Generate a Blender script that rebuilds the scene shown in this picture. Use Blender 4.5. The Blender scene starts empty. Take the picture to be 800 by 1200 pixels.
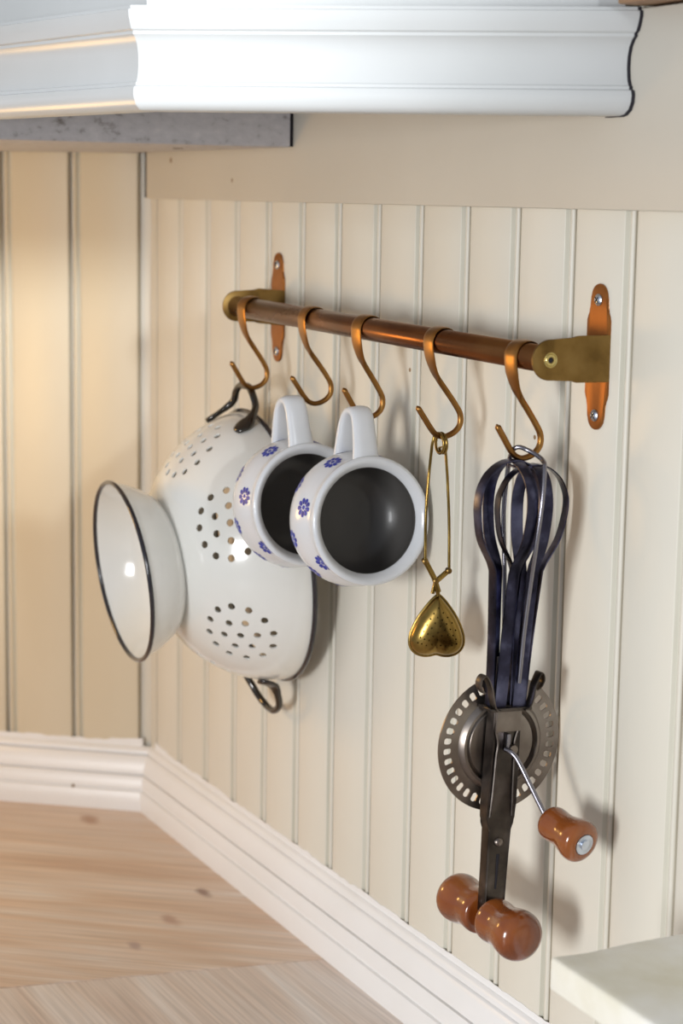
import bpy, bmesh, math, random
from mathutils import Vector, Matrix, Quaternion
import mathutils.noise as mnoise
random.seed(7)
PI = math.pi
scn = bpy.context.scene
COL = scn.collection

# ------------------------------------------------------------------ camera
W_, H_ = 800, 1200
FPX = 2284.27
YAW, PITCH, ROLL = 2.6756, 0.1614, 0.0159
CAM = Vector((1.6888, -0.65, 0.5840))
Fw = Vector((math.cos(YAW)*math.cos(PITCH), math.sin(YAW)*math.cos(PITCH), -math.sin(PITCH)))
r0 = Vector((math.sin(YAW), -math.cos(YAW), 0)); u0 = r0.cross(Fw)
Rt = r0*math.cos(ROLL) + u0*math.sin(ROLL)
Up = -r0*math.sin(ROLL) + u0*math.cos(ROLL)
cd = bpy.data.cameras.new('camera'); cam = bpy.data.objects.new('camera', cd); COL.objects.link(cam)
M = Matrix.Identity(4)
for i in range(3):
    M[i][0] = Rt[i]; M[i][1] = Up[i]; M[i][2] = -Fw[i]; M[i][3] = CAM[i]
cam.matrix_world = M
cd.sensor_fit = 'HORIZONTAL'; cd.sensor_width = 14.9; cd.lens = FPX*14.9/W_
cd.clip_start = 0.05; cd.clip_end = 50
cd.dof.use_dof = True; cd.dof.focus_distance = 1.24; cd.dof.aperture_fstop = 5.6
scn.camera = cam
def _ray(x, y): return Fw + Rt*((x-W_/2)/FPX) - Up*((y-H_/2)/FPX)
def PY(x, y, v): d = _ray(x, y); return CAM + d*((v-CAM.y)/d.y)
def PX(x, y, v): d = _ray(x, y); return CAM + d*((v-CAM.x)/d.x)
def PZ(x, y, v): d = _ray(x, y); return CAM + d*((v-CAM.z)/d.z)

# ------------------------------------------------------------------ light
scn.view_settings.view_transform = 'Standard'
scn.view_settings.look = 'None'
scn.view_settings.exposure = 0.0
scn.view_settings.gamma = 1.0
scn.view_settings.use_curve_mapping = False
wd = bpy.data.worlds.new('room_light'); scn.world = wd; wd.use_nodes = True
wd.node_tree.nodes['Background'].inputs[0].default_value = (0.80, 0.84, 0.92, 1)
wd.node_tree.nodes['Background'].inputs[1].default_value = 0.46
def area(name, loc, target, sx, sy, power, color):
    l = bpy.data.lights.new(name, 'AREA'); l.shape = 'RECTANGLE'; l.size = sx; l.size_y = sy
    l.energy = power; l.color = color
    o = bpy.data.objects.new(name, l); COL.objects.link(o); o.location = loc
    o.rotation_euler = (Vector(target)-Vector(loc)).to_track_quat('-Z', 'Y').to_euler()
    return o
win = area('window_daylight', (1.70, -2.05, 0.40), (0.88, 0, 0.18), 0.46, 0.60, 4.7, (0.97, 0.985, 1.0)); win.data.spread = math.radians(64)
sl = bpy.data.lights.new('cornice_fill_spot', 'SPOT'); sl.energy = 330; sl.color = (0.93, 0.97, 1.0); sl.spot_size = math.radians(22); sl.spot_blend = 0.8; sl.shadow_soft_size = 0.12  # added spot without a known source, brightens the hood cornice
so = bpy.data.objects.new('cornice_fill_spot', sl); COL.objects.link(so); so.location = (2.75, -0.42, 0.98)
so.rotation_euler = (Vector((0.49, -0.42, 0.70))-Vector(so.location)).to_track_quat('-Z', 'Y').to_euler()
lp = bpy.data.lights.new('hood_lamp', 'POINT'); lp.energy = 2.8; lp.color = (1.0, 0.57, 0.16); lp.shadow_soft_size = 0.06
lo = bpy.data.objects.new('hood_lamp', lp); COL.objects.link(lo); lo.location = (0.03, -0.52, 0.38)

# ------------------------------------------------------------------ materials
def mat(name, col, rough=0.5, metal=0.0, coat=0.0, spec=0.5):
    m = bpy.data.materials.new(name); m.use_nodes = True
    b = m.node_tree.nodes['Principled BSDF']
    b.inputs['Base Color'].default_value = (*col, 1); b.inputs['Roughness'].default_value = rough
    b.inputs['Metallic'].default_value = metal; b.inputs['Coat Weight'].default_value = coat
    b.inputs['Specular IOR Level'].default_value = spec
    return m
def nd(m, t, **kw):
    n = m.node_tree.nodes.new(t)
    for k, v in kw.items(): setattr(n, k, v)
    return n
def lk(m, a, b): m.node_tree.links.new(a, b)
def vary(m, cols, scale=8, stretch=(1, 1, 1), detail=6, pos=(0.35, 0.65), bump=0.0, bump_scale=None, bump_dist=0.001, rot=0.0, rough=None, distortion=0.0):
    """colour ramp driven by stretched noise, with optional relief"""
    b = m.node_tree.nodes['Principled BSDF']
    tc = nd(m, 'ShaderNodeTexCoord'); mp0 = nd(m, 'ShaderNodeMapping'); mp0.inputs['Rotation'].default_value = (0, 0, rot)
    mp = nd(m, 'ShaderNodeMapping'); mp.inputs['Scale'].default_value = stretch
    lk(m, tc.outputs['Object'], mp0.inputs[0]); lk(m, mp0.outputs[0], mp.inputs[0])
    n = nd(m, 'ShaderNodeTexNoise'); n.inputs['Scale'].default_value = scale; n.inputs['Detail'].default_value = detail
    n.inputs['Distortion'].default_value = distortion
    lk(m, mp.outputs[0], n.inputs['Vector'])
    r = nd(m, 'ShaderNodeValToRGB'); e = r.color_ramp.elements
    k = len(cols)
    e[0].position = pos[0]; e[0].color = (*cols[0], 1); e[1].position = pos[1]; e[1].color = (*cols[-1], 1)
    for i in range(1, k-1):
        q = e.new(pos[0]+(pos[1]-pos[0])*i/(k-1)); q.color = (*cols[i], 1)
    lk(m, n.outputs['Fac'], r.inputs[0]); lk(m, r.outputs[0], b.inputs['Base Color'])
    if rough:
        mr = nd(m, 'ShaderNodeMapRange'); mr.inputs['To Min'].default_value = rough[0]; mr.inputs['To Max'].default_value = rough[1]
        lk(m, n.outputs['Fac'], mr.inputs[0]); lk(m, mr.outputs[0], b.inputs['Roughness'])
    if bump:
        n2 = nd(m, 'ShaderNodeTexNoise'); n2.inputs['Scale'].default_value = bump_scale or scale*6; n2.inputs['Detail'].default_value = 4
        lk(m, mp.outputs[0], n2.inputs['Vector'])
        bp = nd(m, 'ShaderNodeBump'); bp.inputs['Strength'].default_value = bump; bp.inputs['Distance'].default_value = bump_dist
        lk(m, n2.outputs['Fac'], bp.inputs['Height']); lk(m, bp.outputs[0], b.inputs['Normal'])
    return m, r, mp, tc

def specks(m, ramp, tc, col=(0.25, 0.16, 0.08), scale=14.0, thr=0.045):
    """rare tiny fly-specks / paint flaws"""
    b = m.node_tree.nodes['Principled BSDF']
    v = nd(m, 'ShaderNodeTexVoronoi'); v.inputs['Scale'].default_value = scale; lk(m, tc.outputs['Object'], v.inputs['Vector'])
    lt = nd(m, 'ShaderNodeMath', operation='LESS_THAN'); lt.inputs[1].default_value = thr*0.6; lk(m, v.outputs['Distance'], lt.inputs[0])
    mx = nd(m, 'ShaderNodeMix', data_type='RGBA'); lk(m, lt.outputs[0], mx.inputs['Factor'])
    lk(m, ramp.outputs[0], mx.inputs[6]); mx.inputs[7].default_value = (*col, 1); lk(m, mx.outputs[2], b.inputs['Base Color'])

WALL = mat('cream_panel_paint', (0.70, 0.655, 0.57), 0.42)
_, r_, _, t_ = vary(WALL, [(0.68, 0.64, 0.545), (0.735, 0.70, 0.61)], scale=5, stretch=(1, 1, 0.5), bump=0.12, bump_scale=260, bump_dist=0.0006)
specks(WALL, r_, t_)
GROOVE = mat('shaded_grimy_groove_paint', (0.50, 0.48, 0.39), 0.6)  # groove shade painted into the colour, along with grime
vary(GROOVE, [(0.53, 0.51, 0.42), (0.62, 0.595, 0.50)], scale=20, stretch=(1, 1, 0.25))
JOINT = mat('shaded_dirty_joint_paint', (0.30, 0.26, 0.18), 0.7)  # joint faces darkened: shade put into the paint besides the dirt
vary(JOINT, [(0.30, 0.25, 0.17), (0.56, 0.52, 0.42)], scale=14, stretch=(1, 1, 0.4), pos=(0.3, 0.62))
WALLY = mat('lamp_tinted_panel_paint', (0.66, 0.59, 0.45), 0.42)  # left wall's cream paint with warm lamp light mixed into its colour
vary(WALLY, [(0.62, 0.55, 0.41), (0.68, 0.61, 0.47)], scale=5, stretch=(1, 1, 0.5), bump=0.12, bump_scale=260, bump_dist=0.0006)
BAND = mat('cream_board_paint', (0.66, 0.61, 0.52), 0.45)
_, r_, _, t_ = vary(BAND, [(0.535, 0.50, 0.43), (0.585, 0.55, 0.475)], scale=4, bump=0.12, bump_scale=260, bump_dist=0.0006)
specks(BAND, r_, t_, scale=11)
BASE = mat('white_gloss_paint', (0.87, 0.875, 0.88), 0.3)
_, r_, _, t_ = vary(BASE, [(0.85, 0.85, 0.845), (0.89, 0.895, 0.90)], scale=9, bump=0.1, bump_scale=60, bump_dist=0.001)
specks(BASE, r_, t_, scale=16, thr=0.05)
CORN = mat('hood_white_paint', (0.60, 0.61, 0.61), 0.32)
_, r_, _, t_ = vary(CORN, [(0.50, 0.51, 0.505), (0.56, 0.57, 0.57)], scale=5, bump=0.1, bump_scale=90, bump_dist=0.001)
GREYB = mat('worn_grey_board_paint', (0.36, 0.34, 0.35), 0.6)
vary(GREYB, [(0.20, 0.18, 0.17), (0.44, 0.43, 0.45), (0.48, 0.47, 0.49), (0.54, 0.52, 0.53)], scale=110, stretch=(1, 1, 1.5), pos=(0.24, 0.75), detail=9, bump=0.35, bump_scale=120, bump_dist=0.001)
PLAIN = mat('brown_shelf_wood', (0.30, 0.17, 0.08), 0.6)
vary(PLAIN, [(0.22, 0.12, 0.06), (0.36, 0.21, 0.11)], scale=8, stretch=(0.4, 4, 4))
GAP = mat('dark_gap_filler', (0.015, 0.013, 0.018), 0.9)

def wood_top(name, rot, cols, knots):
    m = mat(name, cols[0], 0.42)
    b = m.node_tree.nodes['Principled BSDF']
    tc = nd(m, 'ShaderNodeTexCoord'); mp0 = nd(m, 'ShaderNodeMapping'); mp0.inputs['Rotation'].default_value = (0, 0, rot)
    lk(m, tc.outputs['Object'], mp0.inputs[0])
    # swirl around knots
    mp = nd(m, 'ShaderNodeMapping'); mp.inputs['Scale'].default_value = (1.5, 15, 15); lk(m, mp0.outputs[0], mp.inputs[0])
    n = nd(m, 'ShaderNodeTexNoise'); n.inputs['Scale'].default_value = 2.2; n.inputs['Detail'].default_value = 5; n.inputs['Distortion'].default_value = 0.9
    lk(m, mp.outputs[0], n.inputs['Vector'])
    r = nd(m, 'ShaderNodeValToRGB'); e = r.color_ramp.elements
    e[0].position = 0.30; e[0].color = (*cols[0], 1); e[1].position = 0.72; e[1].color = (*cols[-1], 1)
    for i in range(1, len(cols)-1):
        q = e.new(0.30+0.42*i/(len(cols)-1)); q.color = (*cols[i], 1)
    lk(m, n.outputs['Fac'], r.inputs[0])
    # fine brushed grain
    mp2 = nd(m, 'ShaderNodeMapping'); mp2.inputs['Scale'].default_value = (5, 220, 220); lk(m, mp0.outputs[0], mp2.inputs[0])
    n2 = nd(m, 'ShaderNodeTexNoise'); n2.inputs['Scale'].default_value = 1.6; n2.inputs['Detail'].default_value = 3; lk(m, mp2.outputs[0], n2.inputs['Vector'])
    mr = nd(m, 'ShaderNodeMapRange'); mr.inputs['From Min'].default_value = 0.3; mr.inputs['From Max'].default_value = 0.7
    mr.inputs['To Min'].default_value = 0.80; mr.inputs['To Max'].default_value = 1.08; lk(m, n2.outputs['Fac'], mr.inputs[0])
    mul = nd(m, 'ShaderNodeMix', data_type='RGBA', blend_type='MULTIPLY'); mul.inputs['Factor'].default_value = 1
    lk(m, r.outputs[0], mul.inputs[6]); lk(m, mr.outputs[0], mul.inputs[7])
    last = mul.outputs[2]
    for (kx, ky, kr, kc) in knots:
        sb = nd(m, 'ShaderNodeVectorMath', operation='SUBTRACT'); sb.inputs[1].default_value = (kx, ky, 0); lk(m, tc.outputs['Object'], sb.inputs[0])
        rr = nd(m, 'ShaderNodeMapping'); rr.inputs['Rotation'].default_value = (0, 0, rot); rr.inputs['Scale'].default_value = (0.62, 1.3, 0); lk(m, sb.outputs[0], rr.inputs[0])
        ns = nd(m, 'ShaderNodeTexNoise'); ns.inputs['Scale'].default_value = 90; lk(m, tc.outputs['Object'], ns.inputs['Vector'])
        ln = nd(m, 'ShaderNodeVectorMath', operation='LENGTH'); lk(m, rr.outputs[0], ln.inputs[0])
        ad = nd(m, 'ShaderNodeMath', operation='MULTIPLY_ADD'); lk(m, ns.outputs['Fac'], ad.inputs[0]); ad.inputs[1].default_value = kr*0.9; lk(m, ln.outputs['Value'], ad.inputs[2])
        m2 = nd(m, 'ShaderNodeMapRange', interpolation_type='SMOOTHSTEP'); m2.inputs['From Min'].default_value = kr*0.7; m2.inputs['From Max'].default_value = kr*1.9
        m2.inputs['To Min'].default_value = 0.8; m2.inputs['To Max'].default_value = 0; lk(m, ad.outputs[0], m2.inputs[0])
        mx = nd(m, 'ShaderNodeMix', data_type='RGBA'); lk(m, m2.outputs[0], mx.inputs['Factor']); lk(m, last, mx.inputs[6]); mx.inputs[7].default_value = (*kc, 1)
        last = mx.outputs[2]
    lk(m, last, b.inputs['Base Color'])
    bp = nd(m, 'ShaderNodeBump'); bp.inputs['Strength'].default_value = 0.25; bp.inputs['Distance'].default_value = 0.0006
    lk(m, n2.outputs['Fac'], bp.inputs['Height']); lk(m, bp.outputs[0], b.inputs['Normal'])
    return m

BRASS = mat('aged_brass', (0.42, 0.20, 0.055), 0.3, 1.0)
vary(BRASS, [(0.16, 0.075, 0.022), (0.30, 0.145, 0.04), (0.42, 0.22, 0.065)], scale=40, pos=(0.3, 0.7), rough=(0.22, 0.42), bump=0.05, bump_scale=150, bump_dist=0.0004)
COPPER = mat('tarnished_copper_brass_tube', (0.32, 0.13, 0.05), 0.26, 1.0)
vary(COPPER, [(0.09, 0.035, 0.015), (0.20, 0.08, 0.03), (0.34, 0.16, 0.055)], scale=22, stretch=(0.35, 1, 1), pos=(0.3, 0.72), rough=(0.16, 0.4))
BRACK = mat('dull_brass_plate', (0.36, 0.22, 0.07), 0.42, 1.0)
vary(BRACK, [(0.12, 0.07, 0.022), (0.24, 0.145, 0.045), (0.30, 0.19, 0.065)], scale=55, pos=(0.28, 0.68), rough=(0.3, 0.5))
ORB = mat('orange_brass_plate', (0.50, 0.20, 0.05), 0.4, 0.85)
vary(ORB, [(0.27, 0.10, 0.025), (0.38, 0.15, 0.038)], scale=60, pos=(0.3, 0.7), rough=(0.32, 0.48))
SCREW = mat('zinc_screw', (0.62, 0.68, 0.78), 0.3, 1.0)
BRIGHTB = mat('polished_brass_bolt', (0.62, 0.50, 0.20), 0.32, 1.0)
CERAM = mat('white_stoneware_glaze', (0.72, 0.73, 0.78), 0.2, 0, 0.12)
_, rC, _, _ = vary(CERAM, [(0.63, 0.65, 0.675), (0.71, 0.725, 0.75)], scale=18, pos=(0.3, 0.7), bump=0.05, bump_scale=60, bump_dist=0.0008)
INNER = mat('dark_grey_inner_glaze', (0.085, 0.08, 0.075), 0.35, 0, 0.1)
BLUE = mat('cobalt_blue_print', (0.02, 0.035, 0.34), 0.4, 0, 0.0)
vary(BLUE, [(0.012, 0.02, 0.24), (0.04, 0.07, 0.46)], scale=500, pos=(0.35, 0.65))
ENAM = mat('white_enamel', (0.80, 0.80, 0.76), 0.16, 0, 0.4)
vary(ENAM, [(0.77, 0.77, 0.72), (0.82, 0.82, 0.79)], scale=12, pos=(0.3, 0.7))
BLK = mat('black_enamel_edge', (0.012, 0.010, 0.016), 0.16, 0, 0.5)
DKM = mat('dark_chromed_wire', (0.10, 0.095, 0.09), 0.12, 1.0)
GOLD = mat('gilt_brass', (0.62, 0.42, 0.12), 0.22, 1.0)
vary(GOLD, [(0.13, 0.082, 0.02), (0.38, 0.25, 0.07)], scale=60, pos=(0.3, 0.7), rough=(0.14, 0.34))
STEEL = mat('blued_spring_steel', (0.12, 0.12, 0.19), 0.3, 1.0)
vary(STEEL, [(0.012, 0.011, 0.016), (0.045, 0.045, 0.08), (0.17, 0.18, 0.30)], scale=38, stretch=(1, 1, 1), pos=(0.3, 0.7), rough=(0.2, 0.42))
WIRE = mat('steel_wire', (0.26, 0.25, 0.28), 0.26, 1.0)
IRON = mat('aged_tinned_steel', (0.14, 0.125, 0.11), 0.36, 1.0)
vary(IRON, [(0.03, 0.025, 0.022), (0.09, 0.077, 0.068), (0.19, 0.165, 0.15)], scale=42, pos=(0.28, 0.72), rough=(0.24, 0.5), bump=0.08, bump_scale=300, bump_dist=0.0003)
GEAR = mat('dull_tin_gear_metal', (0.24, 0.21, 0.185), 0.36, 1.0)
vary(GEAR, [(0.13, 0.105, 0.09), (0.25, 0.215, 0.19), (0.36, 0.33, 0.30)], scale=26, pos=(0.28, 0.72), rough=(0.26, 0.46))
WOODH = mat('varnished_red_wood', (0.36, 0.10, 0.022), 0.2, 0, 0.6)
vary(WOODH, [(0.10, 0.020, 0.005), (0.20, 0.048, 0.008), (0.30, 0.088, 0.014)], scale=26, stretch=(0.35, 2.5, 1.2), pos=(0.26, 0.74), detail=7)
SLAB = mat('whitewashed_slab_paint', (0.74, 0.73, 0.64), 0.55)
vary(SLAB, [(0.70, 0.66, 0.50), (0.82, 0.80, 0.70), (0.90, 0.90, 0.86)], scale=16, pos=(0.3, 0.68), detail=7, bump=0.3, bump_scale=70, bump_dist=0.0015)

# ------------------------------------------------------------------ helpers
def finish(bm, name, material, parent=None, smooth=True, angle=40):
    me = bpy.data.meshes.new(name)
    bmesh.ops.remove_doubles(bm, verts=bm.verts, dist=1e-7)
    bmesh.ops.recalc_face_normals(bm, faces=bm.faces)
    bm.to_mesh(me); bm.free()
    me.materials.append(material)
    for p in me.polygons: p.use_smooth = smooth
    if smooth: me.set_sharp_from_angle(angle=math.radians(angle))
    o = bpy.data.objects.new(name, me); COL.objects.link(o)
    if parent is not None: o.parent = parent
    return o
def empty(name, loc=(0, 0, 0), rot=None, mw=None):
    o = bpy.data.objects.new(name, None); COL.objects.link(o); o.empty_display_size = 0.02
    if mw is not None: o.matrix_world = mw
    else:
        o.location = loc
        if rot: o.rotation_euler = rot
    return o
def tag(o, label=None, cat=None, group=None, kind=None):
    if label: o['label'] = label
    if cat: o['category'] = cat
    if group: o['group'] = group
    if kind: o['kind'] = kind
    return o
def lathe(bm, prof, n=64, M=Matrix.Identity(4), closed=False):
    """prof: list of (axial z, radius) around local z"""
    rings = []
    for (z, r) in prof:
        if r < 1e-6: rings.append([bm.verts.new(M @ Vector((0, 0, z)))])
        else: rings.append([bm.verts.new(M @ Vector((r*math.cos(2*PI*i/n), r*math.sin(2*PI*i/n), z))) for i in range(n)])
    pairs = list(zip(rings, rings[1:]))
    if closed: pairs.append((rings[-1], rings[0]))
    for a, b in pairs:
        for i in range(n):
            j = (i+1) % n
            if len(a) == 1 and len(b) == 1: continue
            if len(a) == 1: bm.faces.new((a[0], b[j], b[i]))
            elif len(b) == 1: bm.faces.new((a[i], a[j], b[0]))
            else: bm.faces.new((a[i], a[j], b[j], b[i]))
def smooth_path(pts, k=8, closed=False):
    pts = [Vector(p) for p in pts]; n = len(pts); out = []
    rng = range(n) if closed else range(n-1)
    for i in rng:
        if closed: p0, p1, p2, p3 = pts[(i-1) % n], pts[i], pts[(i+1) % n], pts[(i+2) % n]
        else:
            p1, p2 = pts[i], pts[i+1]; p0 = pts[i-1] if i else p1*2-p2; p3 = pts[i+2] if i+2 < n else p2*2-p1
        for j in range(k):
            t = j/k
            out.append(0.5*((2*p1)+(p2-p0)*t+(2*p0-5*p1+4*p2-p3)*t*t+(3*p1-p0-3*p2+p3)*t**3))
    if not closed: out.append(pts[-1])
    return out
def sweep(bm, path, half, n=12, side=None, closed=False, power=2.0, cap=True):
    """sweep a superellipse; half(t) -> (a along side, b along other); side: fixed binormal or None (parallel transport)"""
    m = len(path); tang = []
    for i in range(m):
        if closed: t = path[(i+1) % m]-path[i-1]
        else: t = path[min(i+1, m-1)]-path[max(i-1, 0)]
        tang.append(t.normalized())
    if side is None:
        s = tang[0].orthogonal().normalized(); sides = [s]
        for i in range(1, m):
            q = tang[i-1].rotation_difference(tang[i]); s = (q @ s); s = (s-tang[i]*s.dot(tang[i])).normalized(); sides.append(s)
        if closed:
            q = tang[-1].rotation_difference(tang[0]); e = q @ sides[-1]
            ang = math.atan2(e.cross(sides[0]).dot(tang[0]), e.dot(sides[0]))
            sides = [Quaternion(tang[i], ang*i/m) @ sides[i] for i in range(m)]
    else:
        sides = []
        for i in range(m):
            sv = Vector(side(i/(m-1)) if callable(side) else side); sides.append((sv-tang[i]*sv.dot(tang[i])).normalized())
    rings = []
    for i in range(m):
        a, b = half(i/(m-1)) if callable(half) else half
        nn = tang[i].cross(sides[i]); R = []
        for j in range(n):
            th = 2*PI*(j+0.5)/n; c, s = math.cos(th), math.sin(th)
            cx = math.copysign(abs(c)**(2/power), c); sy = math.copysign(abs(s)**(2/power), s)
            R.append(bm.verts.new(path[i]+sides[i]*a*cx+nn*b*sy))
        rings.append(R)
    for i in range(m if closed else m-1):
        A, B = rings[i], rings[(i+1) % m]
        for j in range(n):
            k = (j+1) % n; bm.faces.new((A[j], A[k], B[k], B[j]))
    if cap and not closed:
        bm.faces.new(rings[0]); bm.faces.new(rings[-1])
def box(bm, p0, p1, bev=0.0, M=Matrix.Identity(4), seg=2):
    r = bmesh.ops.create_cube(bm, size=1)
    c = [(p0[i]+p1[i])/2 for i in range(3)]; s = [abs(p1[i]-p0[i]) for i in range(3)]
    for v in r['verts']: v.co = Vector((c[0]+v.co.x*s[0], c[1]+v.co.y*s[1], c[2]+v.co.z*s[2]))
    if bev:
        ed = list({e for v in r['verts'] for e in v.link_edges})
        q = bmesh.ops.bevel(bm, geom=ed, offset=bev, segments=seg, profile=0.5, affect='EDGES')
        vs = {v for f in q['faces'] for v in f.verts} | {v for v in r['verts'] if v.is_valid}
    else: vs = set(r['verts'])
    for v in vs: v.co = M @ v.co
def prism(bm, poly, ext, bev=0.0, seg=2):
    """poly: list of Vector (planar); ext: Vector extrusion"""
    a = [bm.verts.new(p) for p in poly]; b = [bm.verts.new(p+ext) for p in poly]
    f1 = bm.faces.new(a); f2 = bm.faces.new(b[::-1]); n = len(poly); fs = [f1, f2]
    for i in range(n):
        j = (i+1) % n; fs.append(bm.faces.new((a[j], a[i], b[i], b[j])))
    if bev:
        ed = list(set(f1.edges) | set(f2.edges))
        bmesh.ops.bevel(bm, geom=ed, offset=bev, segments=seg, profile=0.5, affect='EDGES')
def profile_sweep(bm, prof, stations):
    """prof: list of 2D (out, up); stations: list of (origin, out vector, up vector); capped, profile closed"""
    rings = [[bm.verts.new(o+ov*a+uv*b) for a, b in prof] for o, ov, uv in stations]
    n = len(prof)
    for A, B in zip(rings, rings[1:]):
        for j in range(n):
            k = (j+1) % n; bm.faces.new((A[j], A[k], B[k], B[j]))
    bm.faces.new(rings[0]); bm.faces.new(rings[-1][::-1])
def axisM(origin, axis, xref=None):
    z = Vector(axis).normalized()
    x = Vector(xref) if xref is not None else z.orthogonal()
    x = (x-z*x.dot(z)).normalized(); y = z.cross(x); m = Matrix.Identity(4)
    for i in range(3): m[i][0] = x[i]; m[i][1] = y[i]; m[i][2] = z[i]; m[i][3] = origin[i]
    return m
def copy_tree(o, parent=None):
    c = o.copy(); COL.objects.link(c)
    if parent is not None: c.parent = parent; c.matrix_parent_inverse = o.matrix_parent_inverse.copy()
    for ch in list(o.children): copy_tree(ch, c)
    return c

# ------------------------------------------------------------------ walls
ZT = 0.86
XR_END = 2.3
LA = 4.0517                       # direction of the left wall in plan (about 128 degrees from the right wall)
LT = Vector((math.cos(LA), math.sin(LA), 0))
LN = Vector((-math.sin(LA), math.cos(LA), 0))
if LN.x < 0: LN = -LN              # into the room
def plank_profile(w):
    """(along, depth) of one beaded matchboard; depth negative is into the wall"""
    e = w-0.0092
    return [(0.0006, -0.0055), (0.0006, -0.0012), (0.0016, -0.0002), (0.003, 0), (e-0.0022, 0), (e-0.0016, -0.0004), (e-0.0006, -0.0022), (e+0.0006, -0.0030), (e+0.0016, -0.0028),
            (e+0.0022, -0.0020), (e+0.003, -0.0009), (e+0.0044, -0.0004), (e+0.0056, -0.0008), (e+0.0064, -0.0020), (e+0.0069, -0.0036), (e+0.0071, -0.0055)]
def plank(parent, org, t, n, w, z0, z1, paint=None):
    bm = bmesh.new(); pr = plank_profile(w)
    A = [bm.verts.new(org+t*a+n*d+Vector((0, 0, z0))) for a, d in pr]
    B = [bm.verts.new(org+t*a+n*d+Vector((0, 0, z1))) for a, d in pr]
    for i in range(len(pr)-1): bm.faces.new((A[i], A[i+1], B[i+1], B[i]))
    bm.faces.new((A[-1], A[0], B[0], B[-1])); bm.faces.new(A[::-1]); bm.faces.new(B)
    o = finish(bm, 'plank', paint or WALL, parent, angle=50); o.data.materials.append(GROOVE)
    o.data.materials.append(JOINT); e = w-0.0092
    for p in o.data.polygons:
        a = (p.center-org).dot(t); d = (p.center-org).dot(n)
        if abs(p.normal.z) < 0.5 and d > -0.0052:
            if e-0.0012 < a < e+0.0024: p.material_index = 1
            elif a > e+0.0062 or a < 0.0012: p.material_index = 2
    return o
bm = bmesh.new(); box(bm, (-0.02, 0.0053, -0.03), (XR_END, 0.05, ZT)); wr = finish(bm, 'wall_right', WALL, smooth=False); tag(wr, kind='structure')
S = 0.0624; X0 = 0.1386-2*S
plank(wr, Vector((X0-S, 0, 0)), Vector((1, 0, 0)), Vector((0, -1, 0)), S, 0, ZT) if False else None
bm = bmesh.new(); box(bm, (0.0, 0.0, 0), (X0, 0.0055, ZT)); finish(bm, 'corner_strip', WALL, wr, smooth=False)
k = 0
while X0+k*S < 2.2:
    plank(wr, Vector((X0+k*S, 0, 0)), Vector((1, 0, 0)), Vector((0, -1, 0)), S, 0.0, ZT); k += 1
bm = bmesh.new()
A0 = -LN*0.0053-LT*0.0; 
prism(bm, [A0+Vector((0, 0, -0.03)), A0+LT*1.3+Vector((0, 0, -0.03)), A0+LT*1.3-LN*0.045+Vector((0, 0, -0.03)), A0-LN*0.045+Vector((0, 0, -0.03))], Vector((0, 0, ZT+0.03)))
wl = finish(bm, 'wall_left', WALL, smooth=False); tag(wl, kind='structure')
def dist_left(px, py):
    d = _ray(px, py); t = -(LN.dot(CAM))/LN.dot(d); return (CAM+d*t).dot(LT)
j0 = dist_left(83, 500); SL = dist_left(4, 500)-j0
q = j0-SL
while q < 1.2:
    if q+SL > 0.01:
        # the profile runs away from the corner
        a = max(q, 0.0)
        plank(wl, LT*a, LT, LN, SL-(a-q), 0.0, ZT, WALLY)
    q += SL

# horizontal board above the panelling on the right wall
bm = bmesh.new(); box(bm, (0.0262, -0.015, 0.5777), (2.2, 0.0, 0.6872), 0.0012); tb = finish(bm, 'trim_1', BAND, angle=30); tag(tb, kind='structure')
bm = bmesh.new(); box(bm, (0.0262-0.0042, -0.0146, 0.5785), (0.0262, -0.001, 0.6872)); finish(bm, 'dark_joint', GAP, tb, smooth=False)
# shelf edge above that board
bm = bmesh.new(); box(bm, (0.78, -0.03, 0.6885), (1.9, 0.0, 0.71), 0.001); o = finish(bm, 'upper_shelf', PLAIN, angle=30)
tag(o, 'brown wooden shelf edge above the cream board at the top right corner', 'shelf')

# ------------------------------------------------------------------ baseboards
BP = [(0, 0), (0.0135, 0), (0.0140, 0.004), (0.0140, 0.0175), (0.0132, 0.0192), (0.0106, 0.0197), (0.0106, 0.0205), (0.0118, 0.0212), (0.0112, 0.0330), (0.0104, 0.0341), (0.0070, 0.0345), (0.0070, 0.0354),
      (0.0098, 0.0358), (0.0096, 0.0390), (0.0088, 0.0430), (0.0074, 0.0480), (0.0056, 0.0520), (0.0044, 0.0530), (0.0014, 0.0535), (0.0014, 0.0543), (0.0050, 0.0549), (0.0046, 0.0575), (0.0026, 0.0600), (0, 0.0610)]
mit = (LN+Vector((0, -1, 0))).normalized(); mit = mit/mit.dot(Vector((0, -1, 0)))
Z = Vector((0, 0, 1))
bm = bmesh.new(); N_ = 46
st = [(Vector((0, 0, 0)), mit, Z)]+[(Vector((0.05+i*0.05, 0, 0)), Vector((0, -1, 0)), Z) for i in range(N_-1)]
profile_sweep(bm, BP, st); o = finish(bm, 'baseboard_right', BASE, angle=35); tag(o, kind='structure')
bm = bmesh.new(); profile_sweep(bm, BP, [(Vector((0, 0, 0)), mit, Z), (LT*1.25, LN, Z)]); o = finish(bm, 'baseboard_left', BASE, angle=35); tag(o, kind='structure')
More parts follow.
